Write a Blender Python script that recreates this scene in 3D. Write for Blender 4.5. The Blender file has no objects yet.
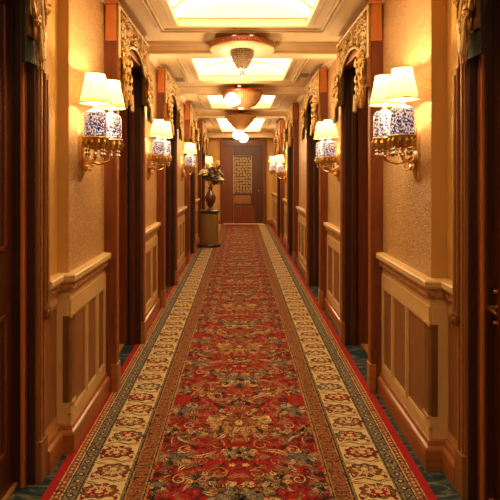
import bpy, bmesh, math, random
from mathutils import Vector
random.seed(7)
PI = math.pi
C = bpy.context.scene.collection
EYE = 1.5
CEIL = 2.73

# ------------------------------------------------------------------ materials
def newmat(name):
    m = bpy.data.materials.new(name); m.use_nodes = True
    nt = m.node_tree
    return m, nt, nt.nodes['Principled BSDF']
def N(nt, typ, **kw):
    n = nt.nodes.new(typ)
    for k, v in kw.items():
        if k in n.inputs: n.inputs[k].default_value = v
        else: setattr(n, k, v)
    return n
def ramp(nt, stops, interp='LINEAR'):
    r = nt.nodes.new('ShaderNodeValToRGB'); r.color_ramp.interpolation = interp
    e = r.color_ramp.elements
    while len(e) > 1: e.remove(e[-1])
    e[0].position = stops[0][0]; e[0].color = (*stops[0][1], 1)
    for p, c in stops[1:]:
        x = e.new(p); x.color = (*c, 1)
    return r
def coords(nt, scale=(1, 1, 1), kind='Object'):
    tc = nt.nodes.new('ShaderNodeTexCoord'); mp = nt.nodes.new('ShaderNodeMapping')
    mp.inputs['Scale'].default_value = scale
    nt.links.new(tc.outputs[kind], mp.inputs['Vector'])
    return mp.outputs['Vector']
def mixc(nt, fac, a, b, blend='MIX'):
    m = nt.nodes.new('ShaderNodeMix'); m.data_type = 'RGBA'; m.blend_type = blend
    for i, v in ((0, fac), (6, a), (7, b)):
        if isinstance(v, (int, float)): m.inputs[i].default_value = v
        elif isinstance(v, tuple): m.inputs[i].default_value = (*v, 1)
        else: nt.links.new(v, m.inputs[i])
    return m.outputs[2]
def bump(nt, b, h, strength=.3, dist=.01):
    n = nt.nodes.new('ShaderNodeBump'); n.inputs['Strength'].default_value = strength
    n.inputs['Distance'].default_value = dist
    nt.links.new(h, n.inputs['Height']); nt.links.new(n.outputs[0], b.inputs['Normal'])

def plain(name, col, rough=.5, metal=0., var=.12, scale=20, spec=.5, bmp=0, coat=0):
    m, nt, b = newmat(name)
    v = coords(nt)
    nz = N(nt, 'ShaderNodeTexNoise', Scale=scale, Detail=4.)
    nt.links.new(v, nz.inputs['Vector'])
    r = ramp(nt, [(.3, tuple(c * (1 - var) for c in col)), (.7, tuple(min(1, c * (1 + var)) for c in col))])
    nt.links.new(nz.outputs['Fac'], r.inputs[0]); nt.links.new(r.outputs[0], b.inputs['Base Color'])
    b.inputs['Roughness'].default_value = rough; b.inputs['Metallic'].default_value = metal
    b.inputs['Specular IOR Level'].default_value = spec
    if coat: b.inputs['Coat Weight'].default_value = coat
    if bmp: bump(nt, b, nz.outputs['Fac'], bmp)
    return m
def wood(name, c1, c2, rough=.35, spec=.4, coat=.15, sc=(22, 22, 1.6)):
    m, nt, b = newmat(name)
    v = coords(nt, sc)
    nz = N(nt, 'ShaderNodeTexNoise', Scale=2.2, Detail=6., Distortion=.8)
    nt.links.new(v, nz.inputs['Vector'])
    r = ramp(nt, [(.3, c1), (.7, c2)])
    nt.links.new(nz.outputs['Fac'], r.inputs[0]); nt.links.new(r.outputs[0], b.inputs['Base Color'])
    b.inputs['Roughness'].default_value = rough; b.inputs['Specular IOR Level'].default_value = spec
    b.inputs['Coat Weight'].default_value = coat; b.inputs['Coat Roughness'].default_value = .25
    return m
def emis(name, col, s):
    m, nt, b = newmat(name)
    b.inputs['Base Color'].default_value = (*col, 1)
    b.inputs['Emission Color'].default_value = (*col, 1); b.inputs['Emission Strength'].default_value = s
    return m

M = {}
M['cream'] = plain('cream_paint', (.60, .37, .135), .42, var=.07, scale=6)
M['ceiling'] = plain('ceiling_plaster', (.74, .53, .28), .6, var=.05, scale=3)
M['ceilmould'] = plain('ceiling_moulding', (.80, .60, .34), .45, var=.05, scale=8)
M['plainwall'] = plain('ochre_paint', (.56, .29, .062), .5, var=.05, scale=3)
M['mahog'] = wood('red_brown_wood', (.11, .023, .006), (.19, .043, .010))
M['mahoglight'] = wood('orange_brown_wood', (.36, .095, .018), (.5, .15, .03))
M['panel'] = wood('wainscot_wood', (.20, .07, .015), (.30, .12, .03), .5)
M['chamfer'] = wood('chamfer_wood', (.13, .05, .013), (.2, .08, .02), .4)
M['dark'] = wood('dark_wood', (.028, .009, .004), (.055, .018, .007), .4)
M['door'] = wood('door_wood', (.05, .013, .005), (.10, .028, .009), .35)
M['plinth'] = wood('plinth_wood', (.27, .085, .018), (.37, .125, .03), .32, coat=.3, sc=(1.6, 1.6, 20))
M['green'] = plain('dark_green_board', (.014, .015, .008), .6, var=.3)
M['gold'] = plain('aged_gilding', (.50, .27, .06), .34, metal=.55, var=.5, scale=60, bmp=.4)
M['goldlight'] = plain('pale_gilding', (.64, .43, .18), .42, metal=.3, var=.2, scale=60)
M['brass'] = plain('polished_brass', (.85, .5, .15), .22, metal=1., var=.15, scale=30)
M['plategold'] = plain('sconce_plate_gilding', (.55, .31, .10), .35, metal=.6, var=.3, scale=30)
M['darkbrass'] = plain('antique_brass', (.35, .19, .06), .35, metal=.9, var=.3, scale=30)
M['red'] = plain('red_lacquer', (.33, .05, .015), .35, var=.2)
M['ivory'] = plain('ivory_knob', (.8, .66, .45), .3, var=.05)
M['dent'] = plain('carved_band', (.42, .19, .06), .5, var=.55, scale=55, bmp=.8)
M['crystal'] = plain('cut_crystal', (.40, .27, .17), .12, metal=.35, var=.35, scale=90, spec=1)
M['amber'] = plain('amber_beads', (.62, .34, .13), .15, metal=.3, var=.45, scale=80, spec=1)
M['trimdark'] = plain('brown_braid', (.12, .07, .03), .7)
M['vaultglow'] = emis('lit_vault', (1., .82, .52), 4.2)
M['lunette'] = emis('lit_lunette', (1., .72, .36), .55)
M['globe'] = emis('lit_globe', (1., .86, .62), 3.2)
M['bulb'] = emis('lit_bulb', (1., .78, .45), 10)
M['spot'] = emis('lit_spot', (1., .85, .6), 4)
M['vent'] = plain('vent_metal', (.3, .24, .16), .5)
M['pedestal'] = wood('pedestal_wood', (.17, .08, .022), (.24, .12, .035), .35)
M['vase'] = plain('oxblood_glaze', (.09, .02, .01), .15, var=.3)
M['leaf'] = plain('dark_leaf', (.035, .03, .012), .5, var=.4)
M['bloom'] = plain('yellow_petal', (.75, .46, .08), .6, var=.15)
M['bloomw'] = plain('cream_petal', (.8, .66, .36), .6, var=.1)
M['sill'] = wood('sill_wood', (.35, .14, .035), (.45, .2, .06), .3)

def wallpaper():
    m, nt, b = newmat('damask_wallpaper')
    v = coords(nt, (1, 1, 1))
    n1 = N(nt, 'ShaderNodeTexNoise', Scale=15., Detail=3., Distortion=2.4)
    w = N(nt, 'ShaderNodeTexVoronoi', Scale=26.); w.feature = 'SMOOTH_F1'
    nt.links.new(v, n1.inputs['Vector'])
    mx = mixc(nt, .12, v, n1.outputs['Color'])
    nt.links.new(mx, w.inputs['Vector'])
    r = ramp(nt, [(.38, (.44, .215, .06)), (.5, (.56, .31, .10)), (.62, (.66, .41, .16))])
    n2 = N(nt, 'ShaderNodeTexNoise', Scale=38., Detail=2., Distortion=3.)
    nt.links.new(v, n2.inputs['Vector'])
    nt.links.new(n2.outputs['Fac'], r.inputs[0])
    nt.links.new(r.outputs[0], b.inputs['Base Color'])
    b.inputs['Roughness'].default_value = .38; b.inputs['Specular IOR Level'].default_value = .5
    b.inputs['Metallic'].default_value = .2
    bump(nt, b, n2.outputs['Fac'], .8, .01)
    return m
M['paper'] = wallpaper()

def shade_mat():
    m, nt, b = newmat('silk_shade')
    out = nt.nodes['Material Output']
    nt.nodes.remove(b)
    d = N(nt, 'ShaderNodeBsdfDiffuse'); d.inputs[0].default_value = (.9, .76, .36, 1)
    t = N(nt, 'ShaderNodeBsdfTranslucent'); t.inputs[0].default_value = (.27, .205, .072, 1)
    mx = N(nt, 'ShaderNodeMixShader'); mx.inputs[0].default_value = .58
    nt.links.new(d.outputs[0], mx.inputs[1]); nt.links.new(t.outputs[0], mx.inputs[2])
    nt.links.new(mx.outputs[0], out.inputs['Surface'])
    return m
M['shade'] = shade_mat()

def mosaic():
    m, nt, b = newmat('blue_white_mosaic')
    v = coords(nt, (1, 1, 1))
    vo = N(nt, 'ShaderNodeTexVoronoi', Scale=130.)
    nt.links.new(v, vo.inputs['Vector'])
    sep = nt.nodes.new('ShaderNodeSeparateColor'); nt.links.new(vo.outputs['Color'], sep.inputs[0])
    r = ramp(nt, [(0, (.02, .03, .16)), (.22, (.75, .72, .75)), (.42, (.07, .07, .20)), (.55, (.8, .72, .62)), (.76, (.22, .28, .52)), (.86, (.35, .15, .06))], 'CONSTANT')
    nt.links.new(sep.outputs[0], r.inputs[0])
    nt.links.new(r.outputs[0], b.inputs['Base Color'])
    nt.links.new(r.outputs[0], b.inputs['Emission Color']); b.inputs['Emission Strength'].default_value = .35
    b.inputs['Roughness'].default_value = .2
    return m
M['mosaic'] = mosaic()

def floor_mat():
    m, nt, b = newmat('teal_wave_carpet')
    v = coords(nt, (1.2, 4.5, 1))
    n = N(nt, 'ShaderNodeTexNoise', Scale=2.6, Detail=3., Distortion=2.2)
    nt.links.new(v, n.inputs['Vector'])
    r = ramp(nt, [(.3, (.012, .02, .022)), (.42, (.020, .030, .030)), (.52, (.032, .044, .040)), (.56, (.15, .12, .06)), (.60, (.028, .043, .043)), (.75, (.02, .03, .035))])
    nt.links.new(n.outputs['Fac'], r.inputs[0]); nt.links.new(r.outputs[0], b.inputs['Base Color'])
    b.inputs['Roughness'].default_value = .95; b.inputs['Specular IOR Level'].default_value = .1
    return m
M['floor'] = floor_mat()

# carpet colours: wool with yarn-scale variation
def wool(name, col, var=.25, fleck=None):
    m, nt, b = newmat(name); v = coords(nt)
    nz = N(nt, 'ShaderNodeTexNoise', Scale=190., Detail=2.); nt.links.new(v, nz.inputs['Vector'])
    r = ramp(nt, [(.3, tuple(c * (1 - var) for c in col)), (.7, tuple(c * (1 + var) for c in col))]); nt.links.new(nz.outputs['Fac'], r.inputs[0])
    cc = r.outputs[0]
    for k, (fc, th, sc_) in enumerate(fleck or []):
        n2 = N(nt, 'ShaderNodeTexNoise', Scale=sc_, Detail=2., Distortion=1.5); n2.noise_dimensions = '4D'; n2.inputs['W'].default_value = k*3.7
        nt.links.new(v, n2.inputs['Vector'])
        mk = ramp(nt, [(0, (0, 0, 0)), (th, (0, 0, 0)), (th+.015, (1, 1, 1))]); nt.links.new(n2.outputs['Fac'], mk.inputs[0])
        cc = mixc(nt, mk.outputs[0], cc, fc)
    nt.links.new(cc, b.inputs['Base Color'])
    b.inputs['Roughness'].default_value = .93; b.inputs['Specular IOR Level'].default_value = .12
    return m
WCOL = dict(red=(.23, .0085, 0.0064), deep=(0.1280, 0.0096, 0.0064), gold=(.32, .14, .036), beige=(.52, .36, .16), grey=(0.1360, 0.1160, 0.0760),
            slate=(.10, .09, .066), dark=(.018, .009, .006), rust=(.19, .055, .018), olive=(0.1600, 0.1200, 0.0480), navy=(0.0240, 0.0280, 0.0360), pale=(.50, .31, .13), edge=(0.2880, 0.0120, 0.0096))
WK = list(WCOL)
GO, DK, RD, SL, PL = (.30, .14, .035), (.022, .010, .007), (.21, .011, .007), (.085, .082, .07), (.42, .27, .12)
FL = dict(gold=[(DK, .56, 55.), (PL, .60, 70.), (RD, .62, 45.)], slate=[(DK, .57, 60.), (GO, .60, 50.), (PL, .66, 75.)], grey=[(DK, .58, 60.), (PL, .62, 55.)], rust=[(DK, .56, 60.), (GO, .60, 60.)],
          pale=[(RD, .58, 60.), (DK, .60, 70.)], deep=[(RD, .55, 50.), (GO, .62, 60.)], olive=[(DK, .56, 60.), (GO, .6, 60.)], dark=[(SL, .6, 50.), (GO, .64, 60.)], navy=[(SL, .56, 60.), (GO, .62, 60.)])
WM = {k: wool('wool_' + k, WCOL[k], fleck=FL.get(k) if k not in ('red', 'beige', 'edge') else None) for k in WK}

def field_wool():
    # red ground with small mirrored all-over filigree
    m, nt, b = newmat('wool_field')
    tc = nt.nodes.new('ShaderNodeTexCoord'); sp = nt.nodes.new('ShaderNodeSeparateXYZ')
    nt.links.new(tc.outputs['Object'], sp.inputs[0])
    ab = N(nt, 'ShaderNodeMath', operation='ABSOLUTE'); nt.links.new(sp.outputs[0], ab.inputs[0])
    pp = N(nt, 'ShaderNodeMath', operation='PINGPONG'); nt.links.new(sp.outputs[1], pp.inputs[0]); pp.inputs[1].default_value = .66
    cb = nt.nodes.new('ShaderNodeCombineXYZ'); nt.links.new(ab.outputs[0], cb.inputs[0]); nt.links.new(pp.outputs[0], cb.inputs[1])
    nz = N(nt, 'ShaderNodeTexNoise', Scale=13., Detail=2.5, Distortion=1.6); nt.links.new(cb.outputs[0], nz.inputs['Vector'])
    r = ramp(nt, [(0, (.03, .012, .01)), (.37, (.12, .008, .006)), (.43, (.24, .011, .007)), (.55, (.27, .014, .008)), (.575, (.34, .15, .04)), (.60, (.10, .07, .045)), (.66, (.30, .16, .06)), (.69, (.09, .085, .07))], 'CONSTANT')
    nt.links.new(nz.outputs['Fac'], r.inputs[0])
    n2 = N(nt, 'ShaderNodeTexNoise', Scale=190., Detail=2.); nt.links.new(tc.outputs['Object'], n2.inputs['Vector'])
    r2 = ramp(nt, [(.3, (.72, .72, .72)), (.7, (1.2, 1.2, 1.2))]); nt.links.new(n2.outputs['Fac'], r2.inputs[0])
    nt.links.new(mixc(nt, 1., r.outputs[0], r2.outputs[0], 'MULTIPLY'), b.inputs['Base Color'])
    b.inputs['Roughness'].default_value = .93; b.inputs['Specular IOR Level'].default_value = .12
    return m
M['field'] = field_wool()

# ------------------------------------------------------------------ mesh builder
class MB:
    def __init__(self):
        self.v = []; self.f = []; self.mi = []; self.mats = []
    def slot(self, m):
        if m not in self.mats: self.mats.append(m)
        return self.mats.index(m)
    def add(self, vs, fs, m=None):
        k = len(self.v); i = self.slot(m) if m else 0
        self.v += [tuple(a) for a in vs]
        for f in fs: self.f.append(tuple(k + j for j in f)); self.mi.append(i)
    def box(self, a, b, m=None):
        x0, x1 = sorted((a[0], b[0])); y0, y1 = sorted((a[1], b[1])); z0, z1 = sorted((a[2], b[2]))
        self.add([(x0,y0,z0),(x1,y0,z0),(x1,y1,z0),(x0,y1,z0),(x0,y0,z1),(x1,y0,z1),(x1,y1,z1),(x0,y1,z1)],
                 [(0,3,2,1),(4,5,6,7),(0,1,5,4),(1,2,6,5),(2,3,7,6),(3,0,4,7)], m)
    def lathe(self, prof, c=(0,0,0), n=20, m=None, axis='z', sy=1., rip=0, ripn=0):
        vs = []
        for r, z in prof:
            for i in range(n):
                a = 2*PI*i/n; rr = r * (1 + rip * math.cos(ripn*a))
                p = (rr*math.cos(a), rr*math.sin(a)*sy, z)
                if axis == 'x': p = (z, p[0], p[1])
                if axis == 'y': p = (p[0], z, p[1])
                vs.append((p[0]+c[0], p[1]+c[1], p[2]+c[2]))
        fs = []
        for j in range(len(prof)-1):
            for i in range(n):
                fs.append((j*n+i, j*n+(i+1)%n, (j+1)*n+(i+1)%n, (j+1)*n+i))
        if prof[0][0] > 1e-5: fs.append(tuple(range(n))[::-1])
        if prof[-1][0] > 1e-5: fs.append(tuple((len(prof)-1)*n+i for i in range(n)))
        self.add(vs, fs, m)
    def lathe_open(self, prof, c=(0,0,0), n=24, m=None):
        vs = [(r*math.cos(2*PI*i/n)+c[0], r*math.sin(2*PI*i/n)+c[1], z+c[2]) for r, z in prof for i in range(n)]
        fs = [(j*n+i, j*n+(i+1)%n, (j+1)*n+(i+1)%n, (j+1)*n+i) for j in range(len(prof)-1) for i in range(n)]
        self.add(vs, fs, m)
    def tube(self, pts, r, n=6, m=None, closed=False):
        pts = [Vector(p) for p in pts]; L = len(pts)
        rs = r if isinstance(r, (list, tuple)) else [r]*L
        vs = []; prev = None
        for i, p in enumerate(pts):
            a = pts[(i+1) % L] if (closed or i < L-1) else p
            b = pts[i-1] if (closed or i > 0) else p
            t = (a-b).normalized() if (a-b).length > 1e-9 else Vector((0,0,1))
            if prev is None:
                u = t.cross(Vector((0,0,1)))
                if u.length < .1: u = t.cross(Vector((1,0,0)))
            else: u = prev - t*prev.dot(t)
            u.normalize(); w = t.cross(u); prev = u
            for k in range(n):
                an = 2*PI*k/n
                vs.append(p + (u*math.cos(an)+w*math.sin(an))*rs[i])
        fs = []
        for j in range(L if closed else L-1):
            j2 = (j+1) % L
            for k in range(n): fs.append((j*n+k, j*n+(k+1)%n, j2*n+(k+1)%n, j2*n+k))
        if not closed: fs += [tuple(range(n))[::-1], tuple((L-1)*n+k for k in range(n))]
        self.add(vs, fs, m)
    def ball(self, c, r, m=None, n=10, sz=1., sx=1.):
        h = max(4, n//2)
        prof = [(max(1e-6, r*math.sin(PI*j/h)), -r*sz*math.cos(PI*j/h)) for j in range(h+1)]
        k = len(self.v); self.lathe(prof, c, n, m)
    def bead(self, c, r, m=None, sz=1.3):
        x, y, z = c
        self.add([(x+r,y,z),(x,y+r,z),(x-r,y,z),(x,y-r,z),(x,y,z+r*sz),(x,y,z-r*sz)],
                 [(0,1,4),(1,2,4),(2,3,4),(3,0,4),(1,0,5),(2,1,5),(3,2,5),(0,3,5)], m)
    def sweep(self, path, prof, m=None, flip=1):
        # path: plan points in canonical left coords travelling +Y; prof: (out, z) closed polygon; out towards corridor
        P = [Vector(p) for p in path]; n = len(prof); vs = []
        for i, p in enumerate(P):
            def nrm(a, b):
                d = (b-a).normalized(); return Vector((d.y, -d.x))
            if i == 0: mv = nrm(P[0], P[1])
            elif i == len(P)-1: mv = nrm(P[-2], P[-1])
            else:
                a, b = nrm(P[i-1], p), nrm(p, P[i+1]); s = a+b
                mv = s / (1 + a.dot(b))
            for o, z in prof: vs.append(((p.x+mv.x*o)*flip, p.y+mv.y*o, z))
        fs = [(j*n+k, j*n+(k+1)%n, (j+1)*n+(k+1)%n, (j+1)*n+k) for j in range(len(P)-1) for k in range(n)]
        fs += [tuple(range(n)), tuple((len(P)-1)*n+k for k in range(n))[::-1]]
        self.add(vs, fs, m)
    def build(self, name, m=None, parent=None, smooth=False, bevel=0, recalc=True):
        me = bpy.data.meshes.new(name)
        me.from_pydata(self.v, [], self.f)
        if self.mats:
            for x in self.mats: me.materials.append(x)
            me.polygons.foreach_set('material_index', self.mi)
        elif m: me.materials.append(m)
        if recalc:
            bm = bmesh.new(); bm.from_mesh(me); bmesh.ops.recalc_face_normals(bm, faces=bm.faces); bm.to_mesh(me); bm.free()
        if smooth:
            me.polygons.foreach_set('use_smooth', [True]*len(me.polygons))
        me.update()
        o = bpy.data.objects.new(name, me); C.objects.link(o)
        if smooth:
            md = o.modifiers.new('es', 'EDGE_SPLIT'); md.split_angle = math.radians(42)
        if bevel:
            md = o.modifiers.new('bv', 'BEVEL'); md.width = bevel; md.segments = 2; md.limit_method = 'ANGLE'
        if parent: o.parent = parent
        return o

def empty(name, loc, rz=0):
    o = bpy.data.objects.new(name, None); C.objects.link(o)
    o.location = loc; o.rotation_euler = (0, 0, rz); o.empty_display_size = .1
    return o
def tag(o, label=None, cat=None, group=None, kind=None):
    if label: o['label'] = label
    if cat: o['category'] = cat
    if group: o['group'] = group
    if kind: o['kind'] = kind
    return o
def struct(o, label=None):
    o['kind'] = 'structure'
    if label: o['label'] = label
    return o
def copy_tree(o, parent=None):
    c = o.copy(); C.objects.link(c)
    if parent: c.parent = parent
    for ch in list(o.children): copy_tree(ch, c)
    return c

# ------------------------------------------------------------------ layout
Y0, Y1 = -1.6, 15.0
SIDES = {
 'left': dict(s=-1, bay=.93, wall=.99, leaf=1.09, corner=2.72, d0=(1.35, 2.50), post0=.975),
 'right': dict(s=1, bay=.98, wall=1.06, leaf=1.16, corner=2.565, d0=(1.25, 2.38), post0=1.035),
}
DOORS = [(3.42, 4.47), (5.58, 6.76), (8.35, 9.5), (11.0, 12.1)]
OUT = 1.45
HEAD = 2.52
PROJ = .08

# floor, ceiling
fb = MB(); fb.box((-OUT, Y0-.2, -.1), (OUT, Y1+.2, 0)); struct(fb.build('floor', M['floor']), 'dark teal patterned floor beside the runner')

COF = [(-.9, 1.2), (2.25, 4.1), (5.25, 6.47), (7.6, 9.2), (10.9, 14.2)]
HX = .53; CX = .02
cb = MB()
cb.box((-OUT, Y0-.2, CEIL), (CX-HX-.012, Y1+.2, CEIL+.08)); cb.box((CX+HX+.012, Y0-.2, CEIL), (OUT, Y1+.2, CEIL+.08))
ys = [Y0-.2] + [y for c in COF for y in c] + [Y1+.2]
for a, b in zip(ys[0::2], ys[1::2]): cb.box((CX-HX-.012, a+(.012 if a > Y0 else 0), CEIL), (CX+HX+.012, b-(.012 if b < Y1 else 0), CEIL+.08))
cb.box((-OUT, Y0-.2, CEIL+.36), (OUT, Y1+.2, CEIL+.4))
struct(cb.build('ceiling', M['ceiling']), 'cream coffered ceiling')
k = 0
def rect_frame(mb, x0, x1, y0, y1, w, z0, z1):
    mb.box((x0-w, y0-w, z0), (x0, y1+w, z1)); mb.box((x1, y0-w, z0), (x1+w, y1+w, z1))
    mb.box((x0, y0-w, z0), (x1, y0, z1)); mb.box((x0, y1, z0), (x1, y1+w, z1))
tr = 0
names = ['behind the camera', 'nearest', 'second', 'third', 'farthest and longest']
for i, (a, b) in enumerate(COF):
    tr += 1
    t = MB()
    x0, x1 = CX-HX, CX+HX
    rect_frame(t, x0, x1, a, b, .03, CEIL-.022, CEIL+.062)
    rect_frame(t, x0-.03, x1+.03, a-.03, b+.03, .022, CEIL-.012, CEIL+.01)
    e = min(.22, .5*(a-(COF[i-1][1] if i else -9))-.02)
    rect_frame(t, x0-.13, x1+.13, a-.12, b+.13, .018, CEIL-.016, CEIL+.01)
    rect_frame(t, x0-.16, x1+.16, a-.15, b+.16, .012, CEIL-.026, CEIL+.01)
    struct(t.build('trim_%d' % tr, M['ceilmould'], bevel=.004), 'stepped cream moulding around a lit ceiling coffer')
    r = empty('ceiling_light', (CX, (a+b)/2, CEIL+.05))
    if i: tag(r, 'glowing vaulted ceiling light panel, the %s in the corridor' % names[i], 'ceiling light', 'lit ceiling coffers')
    else: tag(r, 'glowing vaulted ceiling light panel over the corridor start', 'ceiling light', 'lit ceiling coffers')
    L = (b-a)/2
    v = MB(); n = 16; vs = []; fs = []
    def arc(u): return .13*(1-u*u)**.5 if abs(u) < 1 else 0
    for j in range(n+1):
        u = -1+2*j/n; vs += [(HX*u, -L, arc(u)), (HX*u, L, arc(u))]
    for j in range(n): fs.append((2*j, 2*j+1, 2*j+3, 2*j+2))
    v.add(vs, fs); v.build('diffuser', M['vaultglow'], r, smooth=False)
    l = MB()
    for yy, d in ((-L, 1), (L, -1)):
        pts = [(HX*(-1+2*j/n), arc(-1+2*j/n)) for j in range(n+1)]
        vs = [(x, yy, z) for x, z in pts] + [(x, yy+.02*d, z) for x, z in pts]
        m_ = len(pts)
        l.add(vs, [tuple(range(m_)), tuple(range(m_, 2*m_))[::-1], (0, m_-1, 2*m_-1, m_)])
        l.build('lunette', M['lunette'], r); l = MB()
    # ribs
    nr = 2 if b-a > 1.7 else 1
    for q in range(nr):
        yy = -L + 2*L*(q+1)/(nr+1)
        if b-a < 3 and q == nr-1: yy = L-.28
        l = MB(); l.tube([(HX*(-1+2*j/n), yy, arc(-1+2*j/n)-.012) for j in range(n+1)], .016, 4)
        l.build('vault_rib', M['ceilmould'], r)
# small pendant knob of the nearest vault
r = empty('ceiling_finial', (.02, 3.3, 2.93)); tag(r, 'small brass finial hanging in the nearest lit ceiling vault', 'finial')
m_ = MB(); m_.lathe([(.05, .03), (.055, .02), (.03, .0), (.012, -.02), (.02, -.04), (.008, -.06), (1e-5, -.07)], n=14); m_.build('knob', M['goldlight'], r, smooth=True)
m_ = MB(); m_.lathe([(.07, .04), (.07, .03), (.05, .028)], n=16); m_.build('rose', M['goldlight'], r, smooth=True)

# beams across the ceiling
for yb, w, dz in ((4.68, .15, .105), (7.1, .16, .085), (9.9, .2, .09), (14.6, .4, .16)):
    tr += 1
    t = MB(); t.box((-OUT+.3, yb, CEIL-dz), (OUT-.3, yb+w, CEIL+.02)); t.box((-OUT+.3, yb-.02, CEIL-.03), (OUT-.3, yb+w+.02, CEIL+.01))
    t.box((-OUT+.3, yb-.012, CEIL-dz-.006), (OUT-.3, yb+w+.012, CEIL-dz+.014))
    struct(t.build('trim_%d' % tr, M['ceilmould'], bevel=.005), 'cream beam crossing the ceiling')

RAILP = [(0, .80), (.006, .80), (.006, .865), (.012, .87), (.03, .912), (.045, .92), (.05, .932), (.05, .955), (.044, .962), (0, .966)]
BASEP = [(0, .0), (.042, .0), (.042, .10), (.036, .112), (.024, .118), (.02, .14), (.008, .15), (0, .15)]

def wall_side(name, P):
    global tr
    s = P['s']; bay, wall = P['bay'], P['wall']
    X = lambda u: s*u
    w = MB()
    pap, pl = M['paper'], M['plainwall']
    d0 = P['d0']
    w.box((X(wall), Y0, 0), (X(OUT), d0[0], CEIL+.05), pl)
    w.box((X(wall+.02), d0[0], HEAD), (X(OUT), d0[1], CEIL+.05), pl)
    w.box((X(wall), d0[1], 0), (X(OUT), P['corner']+.02, CEIL+.05), pl)
    bays = []; y = P['corner']
    for a, b in DOORS: bays.append((y, a)); y = b
    bays.append((y, Y1))
    for a, b in bays: w.box((X(bay), a, .0), (X(OUT), b, CEIL+.05), pap)
    w.box((X(bay+.002), P['corner']-.004, 0), (X(wall+.01), P['corner'], CEIL+.05), pl)
    for a, b in DOORS: w.box((X(bay+.02), a, HEAD), (X(OUT), b, CEIL+.05), pl)
    # plain end strip beside the far edge of every doorway
    struct(w.build('wall_' + name), 'gold damask papered wall on the %s' % name)
    # plinth, rail, wainscot per bay
    bp = MB()
    for i, (a, b) in enumerate(bays):
        path = [(-bay, a), (-bay, b)]
        if i == 0: path = [(-wall, d0[1]), (-wall, a), (-bay, a), (-bay, b)]
        bp.sweep(path, BASEP, M['plinth'], flip=-s)
        rl = MB(); rl.sweep(path, RAILP, M['cream'], flip=-s)
        # carved band under the ledge
        rl.sweep(path, [(.004, .872), (.026, .872), (.03, .885), (.03, .905), (.026, .914), (.004, .914)], M['dent'], flip=-s)
        tr += 1; struct(rl.build('trim_%d' % tr, smooth=False), 'moulded cream chair rail')
        # wainscot framing
        fr = MB(); pn = MB(); ft = .012
        c = .05 if i == 0 else 0
        pn.box((X(bay-.002), a+c, .15), (X(bay), b, .80), M['panel'])
        fr.box((X(bay-ft), a, .73), (X(bay), b, .82), M['cream'])
        fr.box((X(bay-ft), a, .14), (X(bay), b, .205), M['cream'])
        L = b-a; npn = 3 if L < 1.5 else 4
        if i == 0: cuts = [a+.40*L, a+.72*L]
        else: cuts = [a+L*q/npn for q in range(1, npn)]
        for cy in cuts:
            fr.box((X(bay-ft), cy-.016, .205), (X(bay), cy+.016, .73), M['cream'])
            fr.box((X(bay-ft-.006), cy-.006, .205), (X(bay-ft+.002), cy+.006, .73), M['cream'])
        fr.box((X(bay-ft), b-.03, .205), (X(bay), b, .73), M['cream'])
        if i: fr.box((X(bay-ft), a, .205), (X(bay), a+.03, .73), M['cream'])
        # fine bead round each panel opening
        for y0, y1 in zip([a+c]+cuts, cuts+[b-.016]):
            for z in (.206, .719): fr.box((X(bay-ft+.003), y0+.017, z), (X(bay), y1-.017, z+.01), M['goldlight'])
        if i == 0:
            # near corner: stopped chamfer with curled stops, cream stile on the return
            fr.box((X(bay+.004), a-.012, .14), (X(wall), a-.004, .82), M['cream'])
            ch = [(-bay-.03, a-.014), (-bay+.003, a-.014), (-bay+ft, a+.004), (-bay+ft, a+.06), (-bay-.03, a+.06)]
            vs = [(q[0]*-s, q[1], z) for z in (.26, .73) for q in ch]
            fr.add(vs, [(0,1,2,3,4), (9,8,7,6,5)] + [(j, (j+1)%5, 5+(j+1)%5, 5+j) for j in range(5)], M['chamfer'])
            for z0, z1 in ((.205, .26),):
                fr.box((X(bay-ft-.002), a-.016, z0), (X(bay+.03), a+.06, z1), M['cream'])
            for z in (.262, .722):
                fr.tube([(X(bay-ft-.004), a-.018+.085*q/8, z+(.012 if z > .5 else -.012)*math.sin(PI*q/8)) for q in range(9)], .007, 6, M['gold'])
            # side wall panel
            pn.box((X(wall-.003), d0[1]+.02, .2), (X(wall), a-.03, .78), M['panel'])
        tr += 1; o = struct(fr.build('trim_%d' % tr), 'cream wainscot frame with narrow wooden panels')
        pn.build('wainscot_panel', parent=o)
    struct(bp.build('baseboard_' + name), 'polished brown plinth along the %s wall' % name)
    # portal pilaster
    tr += 1
    t = MB(); t.box((X(bay-.035), 7.02, .966), (X(bay+.01), 7.16, 2.64)); t.box((X(bay-.05), 7.0, 2.5), (X(bay), 7.18, 2.56))
    t.box((X(bay-.05), 7.0, .966), (X(bay), 7.18, 1.02)); t.box((X(bay-.045), 7.05, 1.05), (X(bay-.03), 7.13, 2.45))
    struct(t.build('trim_%d' % tr, M['cream'], bevel=.004), 'slim cream pilaster')
for nme, P in SIDES.items(): wall_side(nme, P)

# crown moulding
for nme, P in SIDES.items():
    s = P['s']; tr += 1; t = MB(); y = P['corner']
    pth = [(-P['wall'], Y0), (-P['wall'], y), (-P['bay'], y), (-P['bay'], Y1)]
    t.sweep(pth, [(0, 2.67), (.008, 2.67), (.012, 2.69), (.035, 2.715), (.04, 2.732), (0, 2.732)], M['ceilmould'], flip=-s)
    struct(t.build('trim_%d' % tr), 'small cream crown moulding')

# ------------------------------------------------------------------ doors
dn = 0
def scroll(mb, cx, cy, cz, r, sgn, a0, th=.006, turns=1.35, m=None, xo=0):
    pts = []; n = 16
    for i in range(n+1):
        t = i/n; a = a0 + sgn*2*PI*turns*t; rr = r*(1-.82*t)
        pts.append((cx, cy+rr*math.cos(a), cz+rr*math.sin(a)))
    mb.tube(pts, [th*(1-.35*i/n) for i in range(n+1)], 5, m)
    mb.ball(pts[-1], th*1.9, m, 6)

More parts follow.
